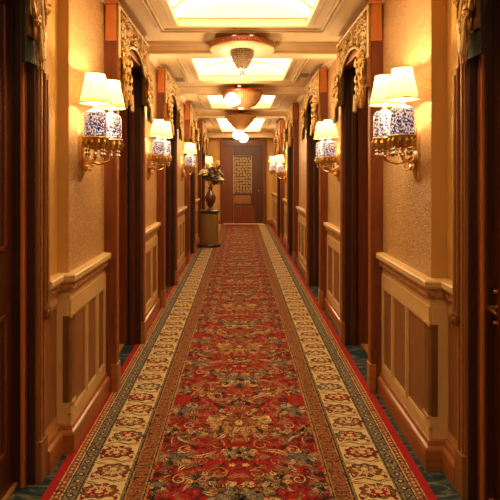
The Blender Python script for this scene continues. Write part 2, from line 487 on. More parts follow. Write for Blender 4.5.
def door(P, a, b, idx, side, post_u, leaf_u, wall_u, near=False):
    global dn
    dn += 1
    s = P['s']; X = lambda u: s*u
    root = empty('door_%d' % dn, (X(leaf_u), (a+b)/2, 0)); struct(root, 'dark panelled bedroom door in a deep mahogany frame')
    ox, oy = X(leaf_u), (a+b)/2
    def W(mb): mb.v = [(x-ox, y-oy, z) for x, y, z in mb.v]; return mb
    pw = .075
    # frame: posts towards the corridor, deep linings in the reveal
    f = MB()
    for y0, y1, far in ((a, a+pw, 0), (b-pw, b, 1)):
        f.box((X(post_u), y0, 0), (X(wall_u+.01), y1, HEAD), M['mahog' if not near else 'panel'])
        f.box((X(post_u-.008), y0+.012, .0), (X(post_u), y0+.028, HEAD), M['plinth'])
        f.box((X(post_u-.008), y1-.028, .0), (X(post_u), y1-.012, HEAD), M['plinth'])
        # plinth block
        f.box((X(post_u-.014), y0-.004, 0), (X(post_u+.03), y1+.004, .2), M['panel' if near else 'plinth'])
        yy0, yy1 = (y0, y1)
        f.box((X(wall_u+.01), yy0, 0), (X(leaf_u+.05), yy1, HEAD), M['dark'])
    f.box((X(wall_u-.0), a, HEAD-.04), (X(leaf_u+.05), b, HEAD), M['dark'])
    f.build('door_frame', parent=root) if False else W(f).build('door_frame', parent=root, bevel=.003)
    # reveal ribs on the far jamb (seen from the corridor start)
    g = MB(); yj = b-pw
    d = leaf_u-post_u
    if near:
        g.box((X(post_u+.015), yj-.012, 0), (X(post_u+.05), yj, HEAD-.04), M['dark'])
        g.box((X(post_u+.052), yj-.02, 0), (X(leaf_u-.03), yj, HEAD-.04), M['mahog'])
        g.box((X(post_u+.058), yj-.04, 0), (X(post_u+.074), yj-.02, HEAD-.04), M['mahoglight']); g.box((X(leaf_u-.03), yj-.012, 0), (X(leaf_u), yj, HEAD-.04), M['dark'])  # lighter wood on the thin rib paints in its vertical highlight
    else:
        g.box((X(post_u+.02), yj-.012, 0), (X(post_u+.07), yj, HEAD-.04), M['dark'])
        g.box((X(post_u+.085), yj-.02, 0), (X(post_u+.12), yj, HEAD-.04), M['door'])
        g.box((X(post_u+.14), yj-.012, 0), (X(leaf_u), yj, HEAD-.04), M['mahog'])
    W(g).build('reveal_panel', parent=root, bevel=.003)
    # leaf with raised panels
    l = MB(); y0, y1 = a+pw, b-pw
    l.box((X(leaf_u), y0, .01), (X(leaf_u+.045), y1, HEAD-.04), M['door'])
    st = .11
    for z0, z1 in ((.2, .85), (1.15, 2.3)):
        rect = ((X(leaf_u-.012), y0+st, z0), (X(leaf_u), y1-st, z1))
        for q in ((y0+st, y0+st+.02, z0, z1), (y1-st-.02, y1-st, z0, z1), (y0+st, y1-st, z0, z0+.02), (y0+st, y1-st, z1-.02, z1)):
            l.box((X(leaf_u-.012), q[0], q[2]), (X(leaf_u), q[1], q[3]), M['mahog'])
        l.box((X(leaf_u-.006), y0+st+.05, z0+.05), (X(leaf_u), y1-st-.05, z1-.05), M['door'])
    lf = W(l).build('door_leaf', parent=root, bevel=.002)
    h = MB(); hy = b-pw-.05; hz = .90 if near else 1.0
    h.box((X(leaf_u-.008), hy-.02, hz-.10), (X(leaf_u), hy+.02, hz+.10))
    h.tube([(X(leaf_u-.008), hy, hz), (X(leaf_u-.045), hy, hz), (X(leaf_u-.05), hy-.03, hz), (X(leaf_u-.05), hy-.1, hz-.005)], [.009, .008, .009, .007], 8)
    h.ball((X(leaf_u-.012), hy, hz+.07), .009, n=8); h.ball((X(leaf_u-.012), hy, hz-.07), .009, n=8)
    if not (near and side == 'left'): W(h).build('door_handle', M['brass'], lf, smooth=True)
    # threshold
    t = MB(); t.box((X(wall_u+.08), a+pw, 0), (X(leaf_u), b-pw, .012)); W(t).build('sill', M['sill'], root)
    return root

for nme, P in SIDES.items():
    door(P, *P['d0'], 0, nme, P['post0'], P['leaf'], P['wall'], near=True)
    for i, (a, b) in enumerate(DOORS):
        door(P, a, b, i+1, nme, P['bay']-PROJ, P['bay']+.30, P['bay'])

# ------------------------------------------------------------------ carved pelmets (local: x out to corridor, y along, z up from 0 = z2.3)
def drop_mesh(mb, yc, sgn, dep=.0, ztop=.12, zbot=-.34, wid=.19):
    """carved hanging drop: strands sweeping to a curled tip, leaf hooks and a knot of rosettes"""
    g = M['gold']
    H = ztop-zbot
    def cw(t):  # half width along the height (t=0 top)
        return wid*.5*(1-.25*t)*(1-max(0, (t-.55)/.45)**1.7*.88)
    n = 20; vs = []; fs = []; K = 7
    for i in range(n+1):
        t = i/n; z_ = ztop-H*t; yo = .018*math.sin(6*t)
        for k in range(K):
            f = -1+2*k/(K-1); edge = 1+.10*math.cos(22*t) if abs(f) > .9 else 1
            vs.append((dep+.012+.026*(1-f*f)+.006*math.cos(k*PI), yc+sgn*(f*cw(t)*.82*edge+yo), z_))
    for i in range(n):
        for k in range(K-1): fs.append((i*K+k, i*K+k+1, (i+1)*K+k+1, (i+1)*K+k))
    mb.add(vs, fs, g)
    for f in (-.75, 0, .7):
        pts = [(dep+.03+.012*(1-f*f), yc+sgn*(f*cw(i/14)*.8+.018*math.sin(6*i/14)), ztop-H*i/14) for i in range(15)]
        mb.tube(pts, [.011*(1-.5*i/14) for i in range(15)], 6, M['goldlight'] if f == 0 else g)
    for t, d in ((.28, 1), (.5, -1), (.66, 1)):
        scroll(mb, dep+.045, yc+sgn*d*cw(t)*.55, ztop-H*t, .032, d, 1., .010, m=g)
    # leaf hooks
    for t, d in ((.12, 1), (.3, -1), (.42, 1), (.58, 1)):
        z = ztop-H*t; y = yc+sgn*d*cw(t)
        pts = [(dep+.03, y-sgn*d*.03, z-.02), (dep+.045, y, z-.03), (dep+.05, y+sgn*d*.022, z-.005), (dep+.045, y+sgn*d*.02, z+.03), (dep+.04, y+sgn*d*.004, z+.04)]
        mb.tube(pts, [.013, .014, .011, .008, .004], 6, g)
    # rosettes
    for t, o in ((.02, 0), (.17, .03), (.2, -.045), (.34, .0)):
        z = ztop-H*t
        mb.ball((dep+.045, yc+sgn*o, z), .026, M['darkbrass'] if t == .17 else g, 8)
        for q in range(6):
            a = q*PI/3
            mb.ball((dep+.035, yc+sgn*o+.03*math.cos(a), z+.03*math.sin(a)), .014, g, 6)
    # swag tip
    for q in range(4):
        pts = []
        for i in range(9):
            t = i/8; pts.append((dep+.035+.01*q, yc+sgn*(-.07+.035*q+.10*t-.02*q*t), ztop-H*(.62+.06*q) - .055*math.sin(PI*t)*(1+.3*q)+.03*t))
        mb.tube(pts, [.006+.009*math.sin(PI*i/8) for i in range(9)], 6, M['goldlight'] if q % 2 else g)
    # flat backing
    mb.box((dep-.012, yc-wid*.35, zbot+.14), (dep+.012, yc+wid*.35, ztop), M['darkbrass'])

def make_pelmet(L):
    r = empty('door_pelmet', (0, 0, 2.3))
    h = L/2
    bx = MB(); bx.box((-.075, -h, .125), (0.0, h, .36)); bx.box((-.075, -h-.012, .36), (.016, h+.012, .385)); bx.box((-.075, -h-.006, .11), (.004, h+.006, .125))
    bx.build('cornice_box', M['mahoglight'], r, bevel=.003)
    def low(t):
        a = abs(t)
        if a > .80: return .0
        if a > .60: return .0 + .05*math.sin((.80-a)/.20*PI/2)
        return .06 + .115*math.cos(a/.60*PI/2)**.6
    # backing board with arched lower edge
    n = 40; bk = MB()
    for x0, x1, mm in ((.0, .012, M['chamfer']),):
        vs = []
        for i in range(n+1):
            t = -1+2*i/n
            vs += [(x0, t*h, low(t)+.012), (x0, t*h, .35), (x1, t*h, low(t)+.012), (x1, t*h, .35)]
        fs = []
        for i in range(n):
            k = 4*i; q = k+4
            fs += [(k+2, q+2, q+3, k+3), (k, k+1, q+1, q), (k, q, q+2, k+2), (k+1, k+3, q+3, q+1)]
        fs += [(0, 2, 3, 1), (4*n, 4*n+1, 4*n+3, 4*n+2)]
        bk.add(vs, fs, mm)
    bk.build('backing_board', parent=r)
    la = MB()
    # gilt edge along the arch, rim along top and ends
    la.tube([(.022, t*h, low(t)+.004) for t in [-.99+1.98*i/60 for i in range(61)]], .011, 6, M['goldlight'])
    la.tube([(.02, -h, .345), (.02, h, .345)], .012, 6, M['goldlight'])
    for e in (-1, 1): la.tube([(.02, e*(h-.008), 0), (.02, e*(h-.008), .345)], .009, 6, M['goldlight'])
    rnd = random.Random(3)
    ny = int(L/.062)
    for i in range(ny):
        y = -h+.04+(L-.08)*(i+.5)/ny; t = y/h
        z0 = low(t)+.03; z1 = .325
        nz = max(2, int(round((z1-z0)/.058)))
        for j in range(nz):
            z = z0+(z1-z0)*(j+.5)/nz
            sg = 1 if (i+j) % 2 else -1
            scroll(la, .022+.006*rnd.random(), y, z, .034, sg, rnd.random()*6.28, .0062, m=M['gold'] if rnd.random() < .6 else M['goldlight'])
            if rnd.random() < .5: la.ball((.03, y+.03, z+.02), .011, M['goldlight'], 6)
    la.build('gilt_lattice', parent=r, smooth=True)
    for e in (-1, 1):
        d = MB(); drop_mesh(d, 0, -e, .0, ztop=.04)
        o = d.build('carved_drop', parent=r, smooth=True); o.location = (.012, e*(h-.09), 0)
    return r
protoP = make_pelmet(1.08)
ordn = ['first', 'second', 'third', 'fourth']
used = False
pelm = []
for nme, P in SIDES.items():
    for i, (a, b) in enumerate(DOORS):
        o = protoP if not used else copy_tree(protoP); used = True
        o.location = (P['s']*(P['bay']-PROJ-.006), (a+b)/2, 2.3)
        o.rotation_euler.z = 0 if P['s'] < 0 else PI
        o.scale = (1, (b-a+.02)/1.08, 1)
        tag(o, 'carved gilt lattice pelmet over the %s arched doorway along the %s wall' % (ordn[i], nme), 'door pelmet', 'carved gilt door pelmets')
        pelm.append(o)
# nearest doorways: pelmets mostly above the frame; the far drops show
for nme, P in SIDES.items():
    s = P['s']; a, b = P['d0']
    r = empty('door_pelmet', (s*P['post0'], b-.15, 2.3))
    r.rotation_euler.z = 0 if s < 0 else PI
    tag(r, 'large carved gilt scroll hanging on dark green board at the %s edge of the picture' % nme, 'door pelmet', 'carved gilt door pelmets')
    e = 1 if s < 0 else -1
    d = MB(); d.box((-.013, -.085, -.28), (.0, .085, .38)); d.box((-.013, -.092, -.29), (.004, -.07, .38)); d.build('green_board', M['green'], r)
    d = MB(); drop_mesh(d, 0, -e, .004, ztop=.3, zbot=-.31, wid=.22)
    # upper fruit and ribbon cluster
    for q in range(9):
        aa = q*2.4; d.ball((.05, .06*math.cos(aa), .16+.012*q), .03, M['gold'], 8)
    scroll(d, .05, -.03*e, .10, .05, 1, 0, .014, m=M['gold']); scroll(d, .055, .05*e, .2, .055, -1, 2, .014, m=M['gold'])
    d.build('carved_drop', parent=r, smooth=True)

# slim column strips with scroll ends beside the nearest doorways
for nme, P in SIDES.items():
    s = P['s']; b = P['d0'][1]
    r = empty('pilaster_strip', (s*(P['post0']-.002), b+.02, 0))
    tag(r, 'slim gilt-edged pilaster strip with scrolled foot under the carved scroll, %s side' % nme, 'pilaster strip', 'slim pilaster strips')
    q = MB()
    X = lambda u: -s*u
    q.box((X(0), -.05, .82), (X(.014), .0, 2.0)); q.box((X(.014), -.036, .86), (X(.02), -.014, 1.97))
    q.build('shaft', M['panel'], r, bevel=.003)
    q = MB()
    q.lathe([(.001, .77), (.02, .78), (.026, .80), (.02, .82), (.014, .83)], (X(.006), -.025, 0), 10)
    q.box((X(0), -.055, .80), (X(.02), .005, .83))
    q.build('scroll_foot', M['darkbrass'], r, smooth=True)

# ------------------------------------------------------------------ end wall and end door
w = MB(); w.box((-OUT, Y1, 0), (OUT, Y1+.2, CEIL+.1), M['plainwall']); struct(w.build('wall_end'), 'ochre wall closing the corridor')
w = MB(); w.box((-OUT, Y0-.2, 0), (OUT, Y0, CEIL+.1), M['plainwall']); struct(w.build('wall_back'), 'ochre wall behind the viewer')
dn += 1
root = empty('door_%d' % dn, (.10, Y1, 0)); struct(root, 'dark red-brown door with gilt grille at the end of the corridor')
f = MB()
f.box((-.68, -.09, 0), (-.58, .0, 2.5)); f.box((.58, -.09, 0), (.68, .0, 2.5)); f.box((-.68, -.10, 2.40), (.68, .0, 2.52)); f.box((-.62, -.12, 2.34), (.62, -.06, 2.40))
f.build('door_frame', M['mahog'], root, bevel=.006)
l = MB(); l.box((-.58, -.05, 0.02), (-.30, .0, 2.4)); l.build('side_panel', M['mahog'], root)
l = MB(); l.box((-.29, -.055, 0.02), (.58, -.01, 2.4), M['door'])
l.box((-.29, -.062, .05), (.24+.1, -.055, .55), M['mahog'])
for q in (-.2, -.04, .12): l.box((q, -.068, .07), (q+.13, -.062, .53), M['mahog'])
lf = l.build('door_leaf', parent=root, bevel=.003)
g = MB(); g.box((-.29, -.064, .93), (.24, -.055, 2.05)); g.build('grille_board', M['dark'], lf)
g = MB(); rnd = random.Random(5)
for i in range(6):
    for j in range(13):
        x = -.25+.085*i+.02*(j % 2); z = .98+.082*j
        pts = []
        a0 = rnd.random()*6.28; sg = rnd.choice((1, -1))
        for q in range(11):
            t = q/10; a = a0+sg*7*t; pts.append((x+.038*(1-.7*t)*math.cos(a), -.072, z+.038*(1-.7*t)*math.sin(a)))
        g.tube(pts, .0085, 5)
rect = [(-.29, -.07, .93), (.24, -.07, .93), (.24, -.07, 2.05), (-.29, -.07, 2.05)]
g.tube(rect, .014, 6, closed=True)
g.build('gilt_grille', M['goldlight'], lf, smooth=True)
g = MB(); g.box((-.28, -.075, .60), (.23, -.055, .86)); g.box((-.26, -.082, .63), (.21, -.075, .83)); g.build('kick_plate', M['panel'], lf, bevel=.004)
g = MB(); g.ball((.46, -.09, 1.0), .03, n=10); g.build('door_handle', M['brass'], lf, smooth=True)
g = MB(); g.box((-.6, -.16, 0), (.6, -.05, .022)); g.build('threshold', M['ivory'], root)  # pale strip colour stands in for light coming from beneath the door
for side, x0, x1 in (('end', -.95, -.6), ('end_right', .8, 1.0)):
    g = MB(); g.box((x0, Y1-.02, 0), (x1, Y1, .12)); struct(g.build('baseboard_' + side, M['plinth']))

# ------------------------------------------------------------------ carpet runner
cm = MB()
CL, CR = -.90, .92
cx0 = -.005
ya, yb = -1.4, 14.85
z = .008
def strip(x0, x1, m, zz=z):
    cm.add([(x0, ya, zz), (x1, ya, zz), (x1, yb, zz), (x0, yb, zz)], [(0, 1, 2, 3)], m)
bands = [(0, .425, 'field'), (.425, .437, 'gold'), (.437, .443, 'dark'), (.443, .448, 'gold'), (.448, .452, 'olive'), (.452, .52, 'rust'), (.52, .527, 'gold'), (.527, .535, 'dark'),
         (.535, .548, 'olive'), (.548, .742, 'beige'), (.742, .75, 'olive'), (.75, .756, 'dark'), (.756, .812, 'grey'), (.812, .818, 'dark'),
         (.818, .826, 'pale'), (.826, .86, 'rust'), (.86, .866, 'pale'), (.866, .91, 'edge')]
for sx in (-1, 1):
    for a, b, c in bands:
        mm = M['field'] if c == 'field' else WM[c]
        x0, x1 = sorted((sx*a, sx*b)); strip(x0, x1, mm)
# edge thickness
for sx in (-1, 1):
    x = sx*.91; cm.add([(x, ya, 0), (x, yb, 0), (x, yb, z), (x, ya, z)], [(0, 1, 2, 3)], WM['edge'])
cm.add([(-.91, yb, 0), (.91, yb, 0), (.91, yb, z), (-.91, yb, z)], [(0, 1, 2, 3)], WM['edge'])
lay = [0]
def poly(pts, c, lv):
    zz = z + .0003*lv
    cm.add([(p[0], p[1], zz) for p in pts], [tuple(range(len(pts)))], WM[c])
def star(x, y, rx, ry, n, amp, c, lv, ph=0, seg=None):
    seg = seg or max(16, n*5)
    if seg > 60: seg = 60
    ctr = (x, y)
    P_ = []
    for i in range(seg):
        a = 2*PI*i/seg; k = (1-amp)+amp*abs(math.cos(n*(a+ph)/2))
        P_.append((x+rx*k*math.cos(a), y+ry*k*math.sin(a)))
    zz = z+.0003*lv; k0 = len(cm.v)
    cm.add([(x, y, zz)]+[(p[0], p[1], zz) for p in P_], [(0, 1+i, 1+(i+1) % seg) for i in range(seg)], WM[c])
def vine(pts, w, c, lv):
    L = len(pts); vs = []; zz = z+.0003*lv
    for i, p in enumerate(pts):
        a = pts[min(i+1, L-1)]; b = pts[max(i-1, 0)]
        dx, dy = a[0]-b[0], a[1]-b[1]; d = math.hypot(dx, dy) or 1
        ww = w*(.35+.65*math.sin(PI*(i+.5)/L))
        vs += [(p[0]-dy/d*ww, p[1]+dx/d*ww, zz), (p[0]+dy/d*ww, p[1]-dx/d*ww, zz)]
    cm.add(vs, [(2*i, 2*i+1, 2*i+3, 2*i+2) for i in range(L-1)], WM[c])
def curl(x, y, r, a0, sg, w, c, lv, turns=1.1, n=14):
    vine([(x+r*(1-.75*i/n)*math.cos(a0+sg*2*PI*turns*i/n), y+r*(1-.75*i/n)*math.sin(a0+sg*2*PI*turns*i/n)) for i in range(n+1)], w, c, lv)
def palmette(x, y, r, cols, lv, up=1, sx=1.):
    c0, c1, c2, c3 = cols
    star(x, y, r*1.12*sx, r*.95, 9, .2, 'dark' if c0 != 'dark' else 'gold', lv)
    star(x, y, r*1.03*sx, r*.87, 9, .2, c0, lv+1)
    star(x, y, r*.78*sx, r*.62, 9, .3, c1, lv+2)
    star(x, y-.1*r*up, r*.52*sx, r*.44, 7, .3, c2, lv+3)
    star(x, y-.12*r*up, r*.25*sx, r*.22, 5, .3, c3, lv+4)
    for q in (-1, 0, 1):
        vine([(x+q*.1*r, y), (x+q*.35*r*sx, y+.5*r*up), (x+q*.6*r*sx, y+.85*r*up)], r*.05, c3, lv+4)
def leafshape(x, y, L, a, w, c, lv, c2=None):
    n = 8; ca, sa = math.cos(a), math.sin(a); P_ = []
    for i in range(n+1):
        t = i/n; P_.append((t*L, w*math.sin(PI*t)**.8+.15*L*math.sin(PI*t)))
    for i in range(n-1, 0, -1):
        t = i/n; P_.append((t*L, -w*math.sin(PI*t)**.8+.15*L*math.sin(PI*t)))
    poly([(x+p[0]*ca-p[1]*sa, y+p[0]*sa+p[1]*ca) for p in P_], c, lv)
    if c2: vine([(x+(t*L)*ca-(.15*L*math.sin(PI*t))*sa, y+(t*L)*sa+(.15*L*math.sin(PI*t))*ca) for t in (.08, .3, .5, .7, .92)], w*.3, c2, lv+1)

def cloud(x, y, rx, ry, cols, lv, r2, sx):
    """ragged arabesque cluster: lobes, leaves and curls gathered round a centre"""
    for q in range(11):
        a = q*2.4; t = math.sqrt((q+.5)/11)
        cx_, cy_ = x+rx*t*math.cos(a)*sx, y+ry*t*math.sin(a)
        star(cx_, cy_, rx*.42, ry*.36, 5, .35, cols[q % len(cols)], lv+(q % 3), ph=a)
    for q in range(9):
        a = q*2*PI/9+.3
        an = a if sx > 0 else PI-a
        leafshape(x+rx*.45*math.cos(an), y+ry*.45*math.sin(an), rx*.8, an, rx*.13*sx, ['pale', 'gold', 'dark', 'rust', 'slate'][q % 5], lv+3+(q % 2), ['dark', 'rust', 'gold'][q % 3])
        curl(x+rx*.8*math.cos(an), y+ry*.8*math.sin(an), rx*.22, an, sx, .0042, ['gold', 'dark', 'pale'][q % 3], lv+5)
    star(x, y, rx*.34, ry*.30, 7, .4, cols[1], lv+6); star(x, y, rx*.18, ry*.16, 5, .4, cols[0], lv+7)
def field_unit(yc, rnd):
    for sx in (-1, 1):
        r2 = random.Random(rnd)
        S = lambda x: sx*x
        for k_ in range(120):
            x = r2.uniform(.01, .41); y = yc+r2.uniform(-.66, .66)
            c = r2.choice(['gold', 'rust', 'olive', 'slate', 'dark', 'pale', 'deep', 'rust', 'dark', 'deep', 'deep', 'dark'])
            a = r2.uniform(0, 6.28); q = r2.random()
            if q < .4: curl(S(x), y, r2.uniform(.02, .045), a if sx > 0 else PI-a, sx, .0045, c, 1)
            elif q < .85: leafshape(S(x), y, r2.uniform(.04, .09), a if sx > 0 else PI-a, r2.uniform(.007, .014)*sx, c, 2, r2.choice(['pale', 'dark', 'gold']))
            else: star(S(x), y, .02, .016, 5, .4, c, 2)
        for x, y, rx, ry, cols in ((.335, .17, .085, .075, ('slate', 'grey', 'slate', 'rust')), (.33, -.36, .08, .07, ('grey', 'slate', 'olive', 'slate')), (.20, .43, .085, .06, ('gold', 'rust', 'pale', 'dark')),
                                   (.235, -.10, .06, .05, ('pale', 'rust', 'slate', 'gold')), (.18, -.55, .08, .06, ('navy', 'gold', 'slate', 'dark')), (.385, -.08, .035, .06, ('gold', 'dark', 'olive')),
                                   (.375, .46, .045, .06, ('olive', 'gold', 'slate', 'dark')), (.385, -.60, .04, .05, ('slate', 'grey', 'dark'))):
            cloud(S(x), yc+y, rx, ry, cols, 3, r2, sx)
        for lx, ly, L_, an, c, c2 in ((.07, .30, .17, .5, 'pale', 'rust'), (.30, .33, .13, 2.2, 'gold', 'deep'), (.12, -.30, .16, -.35, 'pale', 'red'), (.27, -.22, .12, .8, 'slate', 'pale'), (.28, -.47, .12, 2.7, 'gold', 'navy'), (.1, .62, .15, -.3, 'olive', 'pale'), (.23, .07, .14, 1.2, 'rust', 'gold')):
            leafshape(S(lx), yc+ly, L_, an if sx > 0 else PI-an, .016*sx, c, 10, c2)
        for t in range(5):
            curl(S(.10+.02*(t % 2)), yc-.5+.26*t, .055, 0 if sx > 0 else PI, sx, .005, 'gold', 11, 1.3, 18)
            curl(S(.29), yc-.55+.26*t, .042, 2 if sx > 0 else PI-2, -sx, .0045, 'pale', 11, 1.2, 16)
        # lobed medallion halves on the centre line
        cloud(S(.075), yc, .10, .15, ('gold', 'rust', 'gold', 'pale', 'olive'), 9, r2, sx)
        cloud(S(.06), yc+.64, .09, .11, ('slate', 'grey', 'pale', 'rust'), 9, r2, sx)
        cloud(S(.035), yc+.31, .05, .07, ('rust', 'gold', 'dark', 'slate'), 9, r2, sx)
        cloud(S(.035), yc-.32, .05, .06, ('pale', 'slate', 'gold', 'dark'), 9, r2, sx)
        for q in range(7):
            a = -PI/2+PI*(q+.5)/7; a = a if sx > 0 else PI-a
            leafshape(.13*math.cos(a), yc+.16*math.sin(a), .07, a, .014*sx, ['gold', 'pale'][q % 2], 16, 'rust')
    star(0, yc, .05, .06, 8, .3, 'rust', 18); star(0, yc, .025, .03, 6, .3, 'pale', 19)
for i in range(12):
    yc = .35+1.32*i
    if yc+.75 < yb: field_unit(yc, 11)
# beige border flowers
rb = random.Random(21)
y = 1.2; i = 0
while y < yb-.15:
    for sx in (-1, 1):
        xc = sx*.645; c = ['rust', 'deep', 'slate', 'rust'][i % 4]
        r2 = random.Random(i)
        palmette(xc+sx*.012*(1 if i % 2 else -1), y, .064, (c, 'pale', ['rust', 'red', 'olive'][i % 3], 'beige'), 1, 1 if i % 2 else -1, 1.3)
        for e in (-1, 1):
            a = e*.5+(PI/2 if i % 2 else -PI/2)
            leafshape(xc+e*.035, y+.062, .075, (.25 if e > 0 else PI-.25), .011, r2.choice(['olive', 'rust', 'slate']), 2, 'beige')
            curl(xc+e*.072, y-.035, .022, 0, e, .0045, 'rust', 2)
            star(xc+e*.078, y+.11, .012, .012, 5, .3, 'deep', 2)
        vine([(xc-.08, y+.085), (xc-.03, y+.10), (xc+.03, y+.075), (xc+.08, y+.09)], .006, 'olive', 1)
    y += .165; i += 1
# small repeating marks of the narrow bands
y = 1.2; i = 0
while y < 11.5:
    for sx in (-1, 1):
        if y < 9:
            x = sx*.486
            poly([(x-.024, y), (x+.024, y), (x+.024, y+.004), (x-.024, y+.004)], 'gold', 1)
            poly([(x-.022*(1 if i % 2 else -1)-.003, y), (x-.022*(1 if i % 2 else -1)+.003, y), (x-.022*(1 if i % 2 else -1)+.003, y+.022), (x-.022*(1 if i % 2 else -1)-.003, y+.022)], 'olive', 1)
            star(sx*.843, y+.01, .011, .009, 4, .35, 'pale', 1, seg=8)
        if i % 2 == 0:
            x = sx*.784
            star(x, y+.02, .021, .018, 4, .4, 'dark', 1, seg=12); star(x, y+.02, .012, .010, 4, .3, 'pale', 2, seg=8)
            poly([(x-.024, y+.04), (x+.024, y+.044), (x+.024, y+.048), (x-.024, y+.044)], 'slate', 1)
    y += .022*(1.25); i += 1
o = cm.build('carpet_runner', recalc=False)
o.location = (cx0, 0, 0)
tag(o, 'long red Persian runner with beige floral borders down the corridor', 'carpet')

# ------------------------------------------------------------------ sconces
def point(name, loc, e, col, r=.02, parent=None):
    l = bpy.data.lights.new(name, 'POINT'); l.energy = e; l.color = col; l.shadow_soft_size = r
    o = bpy.data.objects.new(name, l); C.objects.link(o); o.location = loc
    if parent: o.parent = parent
    return o
WARM = (1., .75, .42)
def make_sconce(s):
    # local x: out from the wall (towards corridor) multiplied by s ; y along corridor; z from floor 0
    r = empty('wall_sconce', (0, 0, 0)); X = lambda u: s*u
    bp = MB()
    prof = [(.0, 1.455), (.014, 1.46), (.022, 1.50), (.018, 1.53), (.030, 1.56), (.040, 1.60), (.034, 1.65), (.040, 1.70), (.026, 1.74), (.016, 1.765), (.004, 1.775), (0, 1.775)]
    vs = []; 
    for w_, z_ in prof: vs += [(X(0), -w_, z_), (X(.012), -w_*.8, z_), (X(.012), w_*.8, z_), (X(0), w_, z_)]
    fs = []
    for j in range(len(prof)-1):
        for q in range(3): fs.append((4*j+q, 4*j+q+1, 4*j+5+q, 4*j+4+q))
    bp.add(vs, fs)
    bp.tube([(X(.014), 0, 1.47), (X(.022), 0, 1.52), (X(.02), 0, 1.6), (X(.022), 0, 1.7), (X(.014), 0, 1.76)], [.004, .012, .01, .014, .004], 8)
    bp.build('backplate', M['plategold'], r, smooth=True)
    b2 = MB(); b2.lathe([(1e-5, -.004), (.022, 0), (.03, .012), (.027, .024), (.012, .032), (1e-5, .034)], (0, 0, 0), 14, axis='x')
    o = b2.build('boss', M['ivory'], r, smooth=True); o.location = (X(.03), 0, 1.60)
    ar = MB(); A = (.12, -.10); B = (.155, .10)
    for (u, y) in (A, B):
        ar.tube([(X(.02), 0, 1.60), (X(.04), y*.3, 1.575), (X(u*.6), y*.8, 1.56), (X(u*.95), y, 1.58), (X(u), y, 1.63), (X(u), y, 1.66)], [.010, .010, .009, .009, .010, .012], 8)
        ar.tube([(X(.02), 0, 1.58), (X(.03), y*.2, 1.53), (X(.05), y*.4, 1.52), (X(.06), y*.5, 1.545), (X(.05), y*.42, 1.556)], [.008, .007, .006, .005, .004], 6)
    ar.build('arm', M['brass'], r, smooth=True)
    for (u, y) in (A, B):
        c = (X(u), y, 0)
        # crown of gilt petals with hanging crystals
        cr = MB(); cr.lathe([(.015, 1.635), (.03, 1.64), (.05, 1.665), (.066, 1.69), (.070, 1.703), (.066, 1.708)], (0, 0, 0), 24, rip=.05, ripn=12)
        for q in range(12):
            a = q*PI/6
            cr.tube([(.058*math.cos(a), .058*math.sin(a), 1.70), (.07*math.cos(a), .07*math.sin(a), 1.675), (.06*math.cos(a), .06*math.sin(a), 1.65), (.045*math.cos(a), .045*math.sin(a), 1.655)], [.008, .009, .008, .004], 5)
        o = cr.build('gilt_crown', M['gold'], r, smooth=True); o.location = c
        cd = MB()
        for q in range(8):
            a = q*PI/4+.3; cd.bead((.048*math.cos(a), .048*math.sin(a), 1.632), .008); cd.bead((.048*math.cos(a), .048*math.sin(a), 1.61), .010, sz=1.5)
        cd.bead((0, 0, 1.60), .015, sz=1.6)
        o2 = cd.build('crystal_drops', M['crystal'], o)
        cu = MB(); cu.lathe([(.050, 1.70), (.060, 1.705), (.063, 1.72), (.063, 1.825), (.058, 1.845), (.045, 1.855), (.03, 1.855)], (0, 0, 0), 28)
        o = cu.build('mosaic_cup', M['mosaic'], r, smooth=True); o.location = c
        cn = MB(); cn.lathe([(.028, 1.853), (.02, 1.865), (.012, 1.87), (.012, 1.872), (.015, 1.876), (.013, 1.88)], (0, 0, 0), 12)
        o = cn.build('candle_tube', M['ivory'], r, smooth=True); o.location = c
        bu = MB(); bu.lathe([(.008, 1.88), (.012, 1.887), (.012, 1.895), (.007, 1.905), (1e-5, 1.912)], (0, 0, 0), 10)
        o2 = bu.build('bulb', M['bulb'], o, smooth=True)
        sh = MB()
        pr = [(.088, 1.895), (.084, 1.90), (.077, 1.93), (.067, 1.98), (.059, 2.02), (.052, 2.06)]
        sh.lathe_open(pr, n=28)
        o = sh.build('lamp_shade', M['shade'], r, smooth=True, recalc=False); o.location = c
        tm = MB()
        for rr, zz in ((.0895, 1.895), (.0850, 1.91), (.0525, 2.06)): tm.tube([(rr*math.cos(2*PI*q/28), rr*math.sin(2*PI*q/28), zz) for q in range(28)], .0028 if zz < 1.9 or zz > 2 else .0014, 5, closed=True)
        for q in range(6):
            a = q*PI/3+.4; tm.tube([((rr+.001)*math.cos(a), (rr+.001)*math.sin(a), zz) for rr, zz in pr], .0009, 4)
        tm.build('shade_trim', M['trimdark'], o)
        point('sconce_light', (c[0], c[1], 2.035), 7, WARM, .012, r)
        point('sconce_light', (c[0], c[1], 1.935), 5, WARM, .012, r)
    return r
protoS = {-1: make_sconce(1), 1: make_sconce(-1)}
spots = [(-1, 2.90, 0, 'two-light sconce with blue mosaic cups, nearest one on the left wall'),
         (1, 2.75, 0, 'two-light sconce with blue mosaic cups, nearest one on the right wall'),
         (-1, 5.05, -.02, 'sconce on the left wall between the first and second arched doorways'),
         (1, 4.92, -.04, 'sconce on the right wall between the first and second arched doorways'),
         (-1, 7.95, -.07, 'small distant sconce on the left wall past the second arched doorway'),
         (-1, 12.75, -.12, 'sconce glowing just above the flowers on the pedestal'),
         (1, 10.6, -.16, 'small distant sconce on the right wall, first past the second doorway'),
         (1, 12.9, -.10, 'farthest sconce on the right wall beside the end door')]
first = {-1: True, 1: True}
for s, y, dz, lb in spots:
    o = protoS[s] if first[s] else copy_tree(protoS[s]); first[s] = False
    bay = SIDES['left' if s < 0 else 'right']['bay']
    o.location = (s*bay, y, dz)
    tag(o, lb, 'wall sconce', 'wall sconces with paired shades')

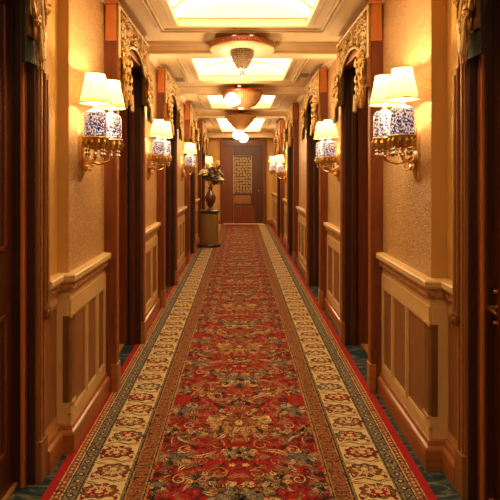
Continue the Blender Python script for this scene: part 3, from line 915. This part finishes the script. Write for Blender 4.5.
# ------------------------------------------------------------------ chandeliers
def ring(mb, r, zz, th, n=32, m=None): mb.tube([(r*math.cos(2*PI*q/n), r*math.sin(2*PI*q/n), zz) for q in range(n)], th, 6, m, closed=True)
# nearest: wide shallow crown with small bowl
r = empty('chandelier', (.02, 4.52, 2.73)); tag(r, 'nearest chandelier, wide red-rimmed crown over a small crystal bowl', 'chandelier', 'ceiling chandeliers')
m_ = MB(); m_.lathe([(.04, .0), (.045, -.012), (.03, -.03), (.02, -.09), (.03, -.10), (.026, -.12)], n=14); m_.build('stem', M['red'], r, smooth=True)
m_ = MB(); m_.lathe_open([(.27, -.10), (.287, -.10), (.291, -.08), (.291, -.055), (.27, -.05)], n=36, m=M['red']); m_.lathe_open([(.285, -.118), (.294, -.113), (.294, -.103), (.284, -.10)], n=36, m=M['goldlight'])
m_.lathe_open([(.287, -.118), (.24, -.128), (.16, -.126), (.09, -.11)], n=36, m=M['ceilmould'])
for q in range(6):
    a = q*PI/3+.26; m_.tube([(.03*math.cos(a), .03*math.sin(a), -.06), (.15*math.cos(a), .15*math.sin(a), -.075), (.285*math.cos(a), .285*math.sin(a), -.105)], .005, 6, M['brass'])
m_.build('crown_ring', parent=r, smooth=True)
m_ = MB()
for q in range(64):
    a = q*2*PI/64
    for k in range(2): m_.bead((.289*math.cos(a), .289*math.sin(a), -.082-.012*k), .0075)
m_.build('bead_fringe', M['amber'], r)
m_ = MB()
for k in range(11):
    t = k/10; zz = -.11-.165*t; rr = .098*math.cos(t*PI/2*.86)**.7
    nb = max(6, int(2*PI*rr/.02))
    for q in range(nb):
        a = q*2*PI/nb+k*.2; m_.bead((rr*math.cos(a), rr*math.sin(a), zz), .0105)
m_.lathe([(.085, -.11), (.08, -.17), (.05, -.235), (.02, -.26), (1e-5, -.265)], n=16)
ring(m_, .1, -.11, .006)
m_.build('crystal_bowl', M['crystal'], r)
m_ = MB(); m_.lathe([(.008, -.25), (.02, -.275), (.01, -.295), (.022, -.32), (.024, -.335), (.008, -.355), (1e-5, -.375)], n=12); m_.build('finial', M['crystal'], r, smooth=True)
for q in range(3):
    a = q*2.1; b_ = MB(); b_.ball((.035*math.cos(a), .035*math.sin(a), -.295), .016, n=10); b_.build('glass_globe', M['globe'], r, smooth=True)

def basket(name_label, y, xoff, cone, globes, grp='ceiling chandeliers'):
    r = empty('chandelier', (xoff, y, 2.73)); tag(r, name_label, 'chandelier', grp)
    m_ = MB(); m_.lathe([(.1, .0), (.11, -.015), (.06, -.035), (.03, -.05), (.03, -.11)], n=20); m_.build('ceiling_plate', M['brass'], r, smooth=True)
    m_ = MB(); ring(m_, .275, -.095, .014); ring(m_, .27, -.118, .007)
    for q in range(6):
        a = q*PI/3; m_.tube([(.03*math.cos(a), .03*math.sin(a), -.05), (.275*math.cos(a), .275*math.sin(a), -.095)], .005, 6)
    m_.build('rim', M['red'], r, smooth=True)
    m_ = MB(); dep = .27 if cone else .22
    prof = []
    for k in range(15):
        t = k/14; zz = -.115-dep*t
        rr = .268*(1-t)**(.75) + .03 if cone else .27*math.cos(t*PI/2)**.55
        if rr < .02: continue
        prof.append((rr-.012, zz))
        nb = max(6, int(2*PI*rr/.026))
        for q in range(nb):
            a = q*2*PI/nb+(k % 2)*.05; m_.bead((rr*math.cos(a), rr*math.sin(a), zz), .0125)
    m_.lathe(prof, n=24)
    m_.build('bead_basket', M['amber'], r)
    for (gx, gy, gz, gr) in globes:
        b_ = MB(); b_.lathe([(max(1e-6, gr*math.sin(PI*j/8)), -gr*math.cos(PI*j/8)) for j in range(9)], n=16, rip=.04, ripn=8); o = b_.build('glass_globe', M['globe'], r, smooth=True); o.location = (gx, gy, gz)
    if globes:
        mn = min(g[2] for g in globes)
        b_ = MB(); b_.tube([(0, 0, -.115-dep+.03), (0, 0, mn)], .008, 8); b_.build('stem', M['brass'], r)
    return r
basket('middle chandelier, golden bead basket with one bright glass globe on its side', 6.95, .03, False, [(-.14, -.235, -.23, .095), (-.075, -.26, -.25, .055)])
basket('farthest chandelier, golden bead cone with bright globes beneath', 9.72, .01, True, [(-.07, -.02, -.47, .085), (.06, 0, -.53, .09), (.0, .05, -.42, .06)])

# downlights, sprinkler, vents
for x, y, lb in ((-.045, 4.33, 'left one of two small round spotlights ahead of the nearest chandelier'), (.095, 4.33, 'right one of two small round spotlights ahead of the nearest chandelier'), (-.01, 6.82, 'single small round spotlight in front of the middle chandelier')):
    r = empty('spotlight', (x, y, CEIL)); tag(r, lb, 'spotlight', 'small ceiling spotlights')
    m_ = MB(); m_.lathe([(.032, .0), (.032, -.03), (.024, -.034), (.022, -.02)], n=16); m_.build('housing', M['ceilmould'], r, smooth=True)
    m_ = MB(); m_.lathe([(.021, -.022), (.015, -.036), (1e-5, -.04)], n=12); m_.build('lens', M['spot'], r, smooth=True)
for x, y, lb in ((.80, 6.2, 'grey air vent in the ceiling over the second right doorway'), (-.78, 6.5, 'grey air vent in the ceiling over the second left doorway')):
    r = empty('ceiling_vent', (x, y, CEIL)); tag(r, lb, 'air vent', 'ceiling air vents')
    m_ = MB(); rect_frame(m_, -.055, .055, -.14, .14, .015, -.008, .0); m_.build('vent_frame', M['ceilmould'], r)
    m_ = MB()
    for q in range(9): m_.box((-.055, -.13+.03*q, -.006), (.055, -.118+.03*q, -.001))
    m_.box((-.055, -.14, -.001), (.055, .14, 0)); m_.build('slats', M['vent'], r)

# ------------------------------------------------------------------ pedestal, vase, flowers
px, py = -.64, 10.3
r = empty('pedestal', (px, py, .012)); tag(r, 'round brown wooden pedestal holding the flower vase', 'pedestal')
m_ = MB(); m_.lathe([(.235, .0), (.235, .04), (.225, .06), (.195, .075)], n=32); m_.build('base', M['dark'], r, smooth=True)
m_ = MB(); m_.lathe([(.19, .07), (.192, .1), (.192, .66), (.19, .69)], n=32)
m_.build('body', M['pedestal'], r, smooth=True)
m_ = MB(); m_.lathe([(.19, .685), (.215, .70), (.218, .715), (.218, .735), (.21, .742)], n=32); m_.build('top', M['dark'], r, smooth=True)
v = MB(); v.lathe([(.06, 0), (.07, .012), (.045, .03), (.035, .06), (.07, .12), (.105, .2), (.11, .27), (.085, .34), (.045, .40), (.038, .44), (.058, .475), (.05, .47), (.032, .44)], n=24)
o = v.build('vase', M['vase'], smooth=True); o.location = (px+.03, py, .754); tag(o, 'dark oxblood vase standing on the round pedestal', 'vase')
fl = [(-.13, -.12, 1.50, .12, 'bloomw', 'large cream bloom low on the left of the bouquet'), (-.05, -.1, 1.64, .085, 'bloom', 'yellow bloom above the large cream one'),
      (.15, -.05, 1.72, .075, 'bloom', 'topmost yellow bloom of the bouquet'), (.22, -.08, 1.36, .075, 'bloomw', 'low cream bloom on the right of the bouquet'), (.03, -.05, 1.45, .05, 'bloom', 'yellow bloom at the centre of the bouquet'),
      (.17, .0, 1.52, .06, 'bloom', 'small yellow bloom right of the bouquet centre')]
for i, (dx, dy, zz, R_, mt, lb) in enumerate(fl):
    r = empty('flower', (px+.03, py, 1.18)); tag(r, lb + ' in the dark vase', 'flower', 'flowers in the vase')
    q = MB(); q.tube([(0, 0, 0), (dx*.3, dy*.3, (zz-1.18)*.5), (dx, dy, zz-1.18)], .006, 6); q.build('stem', M['leaf'], r)
    q = MB(); rr = random.Random(i)
    for k in range(26):
        a = k*2.4; t = k/26; e = R_*(.25+.75*t)
        c = (dx+e*.75*math.cos(a), dy+e*.75*math.sin(a)*.8, zz-1.18+R_*.75*(1-t)*(.7)+R_*.3*math.sin(k))
        q.lathe([(1e-5, -R_*.12), (R_*.32, -.0), (R_*.27, R_*.1), (1e-5, R_*.14)], c, 7)
    q.build('petals', M[mt], r)
    q = MB()
    for k in range(16):
        a = rr.uniform(0, 6.28); L_ = rr.uniform(.10, .19); tt = rr.uniform(.45, .95); bx_, by_, bz_ = dx*tt, dy*tt, (zz-1.18)*tt
        ux, uy = math.cos(a), math.sin(a)
        q.add([(bx_, by_, bz_), (bx_+ux*L_*.5-uy*.035, by_+uy*L_*.5+ux*.035, bz_+.04), (bx_+ux*L_, by_+uy*L_, bz_+rr.uniform(-.03, .06)), (bx_+ux*L_*.5+uy*.035, by_+uy*L_*.5-ux*.035, bz_+.035), (bx_+ux*L_*.5, by_+uy*L_*.5, bz_+.015)],
              [(0, 1, 4), (1, 2, 4), (2, 3, 4), (3, 0, 4), (0, 3, 2, 1)])
    q.build('leaves', M['leaf'], r)

# ------------------------------------------------------------------ fill from the chandeliers, plus one added lamp at the far end
for x, y, z_, e in ((.02, 4.4, 2.2, 13), (-.1, 6.5, 2.36, 18), (0, 9.7, 2.0, 26)):
    point('chandelier_light', (x, y, z_), e, (1, .75, .42), .08)
point('added_end_light', (.02, 13.2, 2.76), 22, (1, .78, .45), .15)  # added lamp with no fixture of its own, hidden in the far recess

# world, camera, colour
w = bpy.data.worlds.new('World'); bpy.context.scene.world = w; w.use_nodes = True
w.node_tree.nodes['Background'].inputs[0].default_value = (.02, .014, .008, 1)
cam = bpy.data.cameras.new('camera'); co = bpy.data.objects.new('camera', cam); C.objects.link(co)
co.location = (0, 0, EYE); co.rotation_euler = (PI/2, 0, 0)
cam.sensor_width = 36; cam.lens = 36; cam.shift_x = 10/500; cam.shift_y = -76/500; cam.clip_start = .05
bpy.context.scene.camera = co
sc = bpy.context.scene
sc.view_settings.view_transform = 'Standard'; sc.view_settings.look = 'None'
sc.view_settings.exposure = .22; sc.view_settings.gamma = 1; sc.view_settings.use_curve_mapping = False
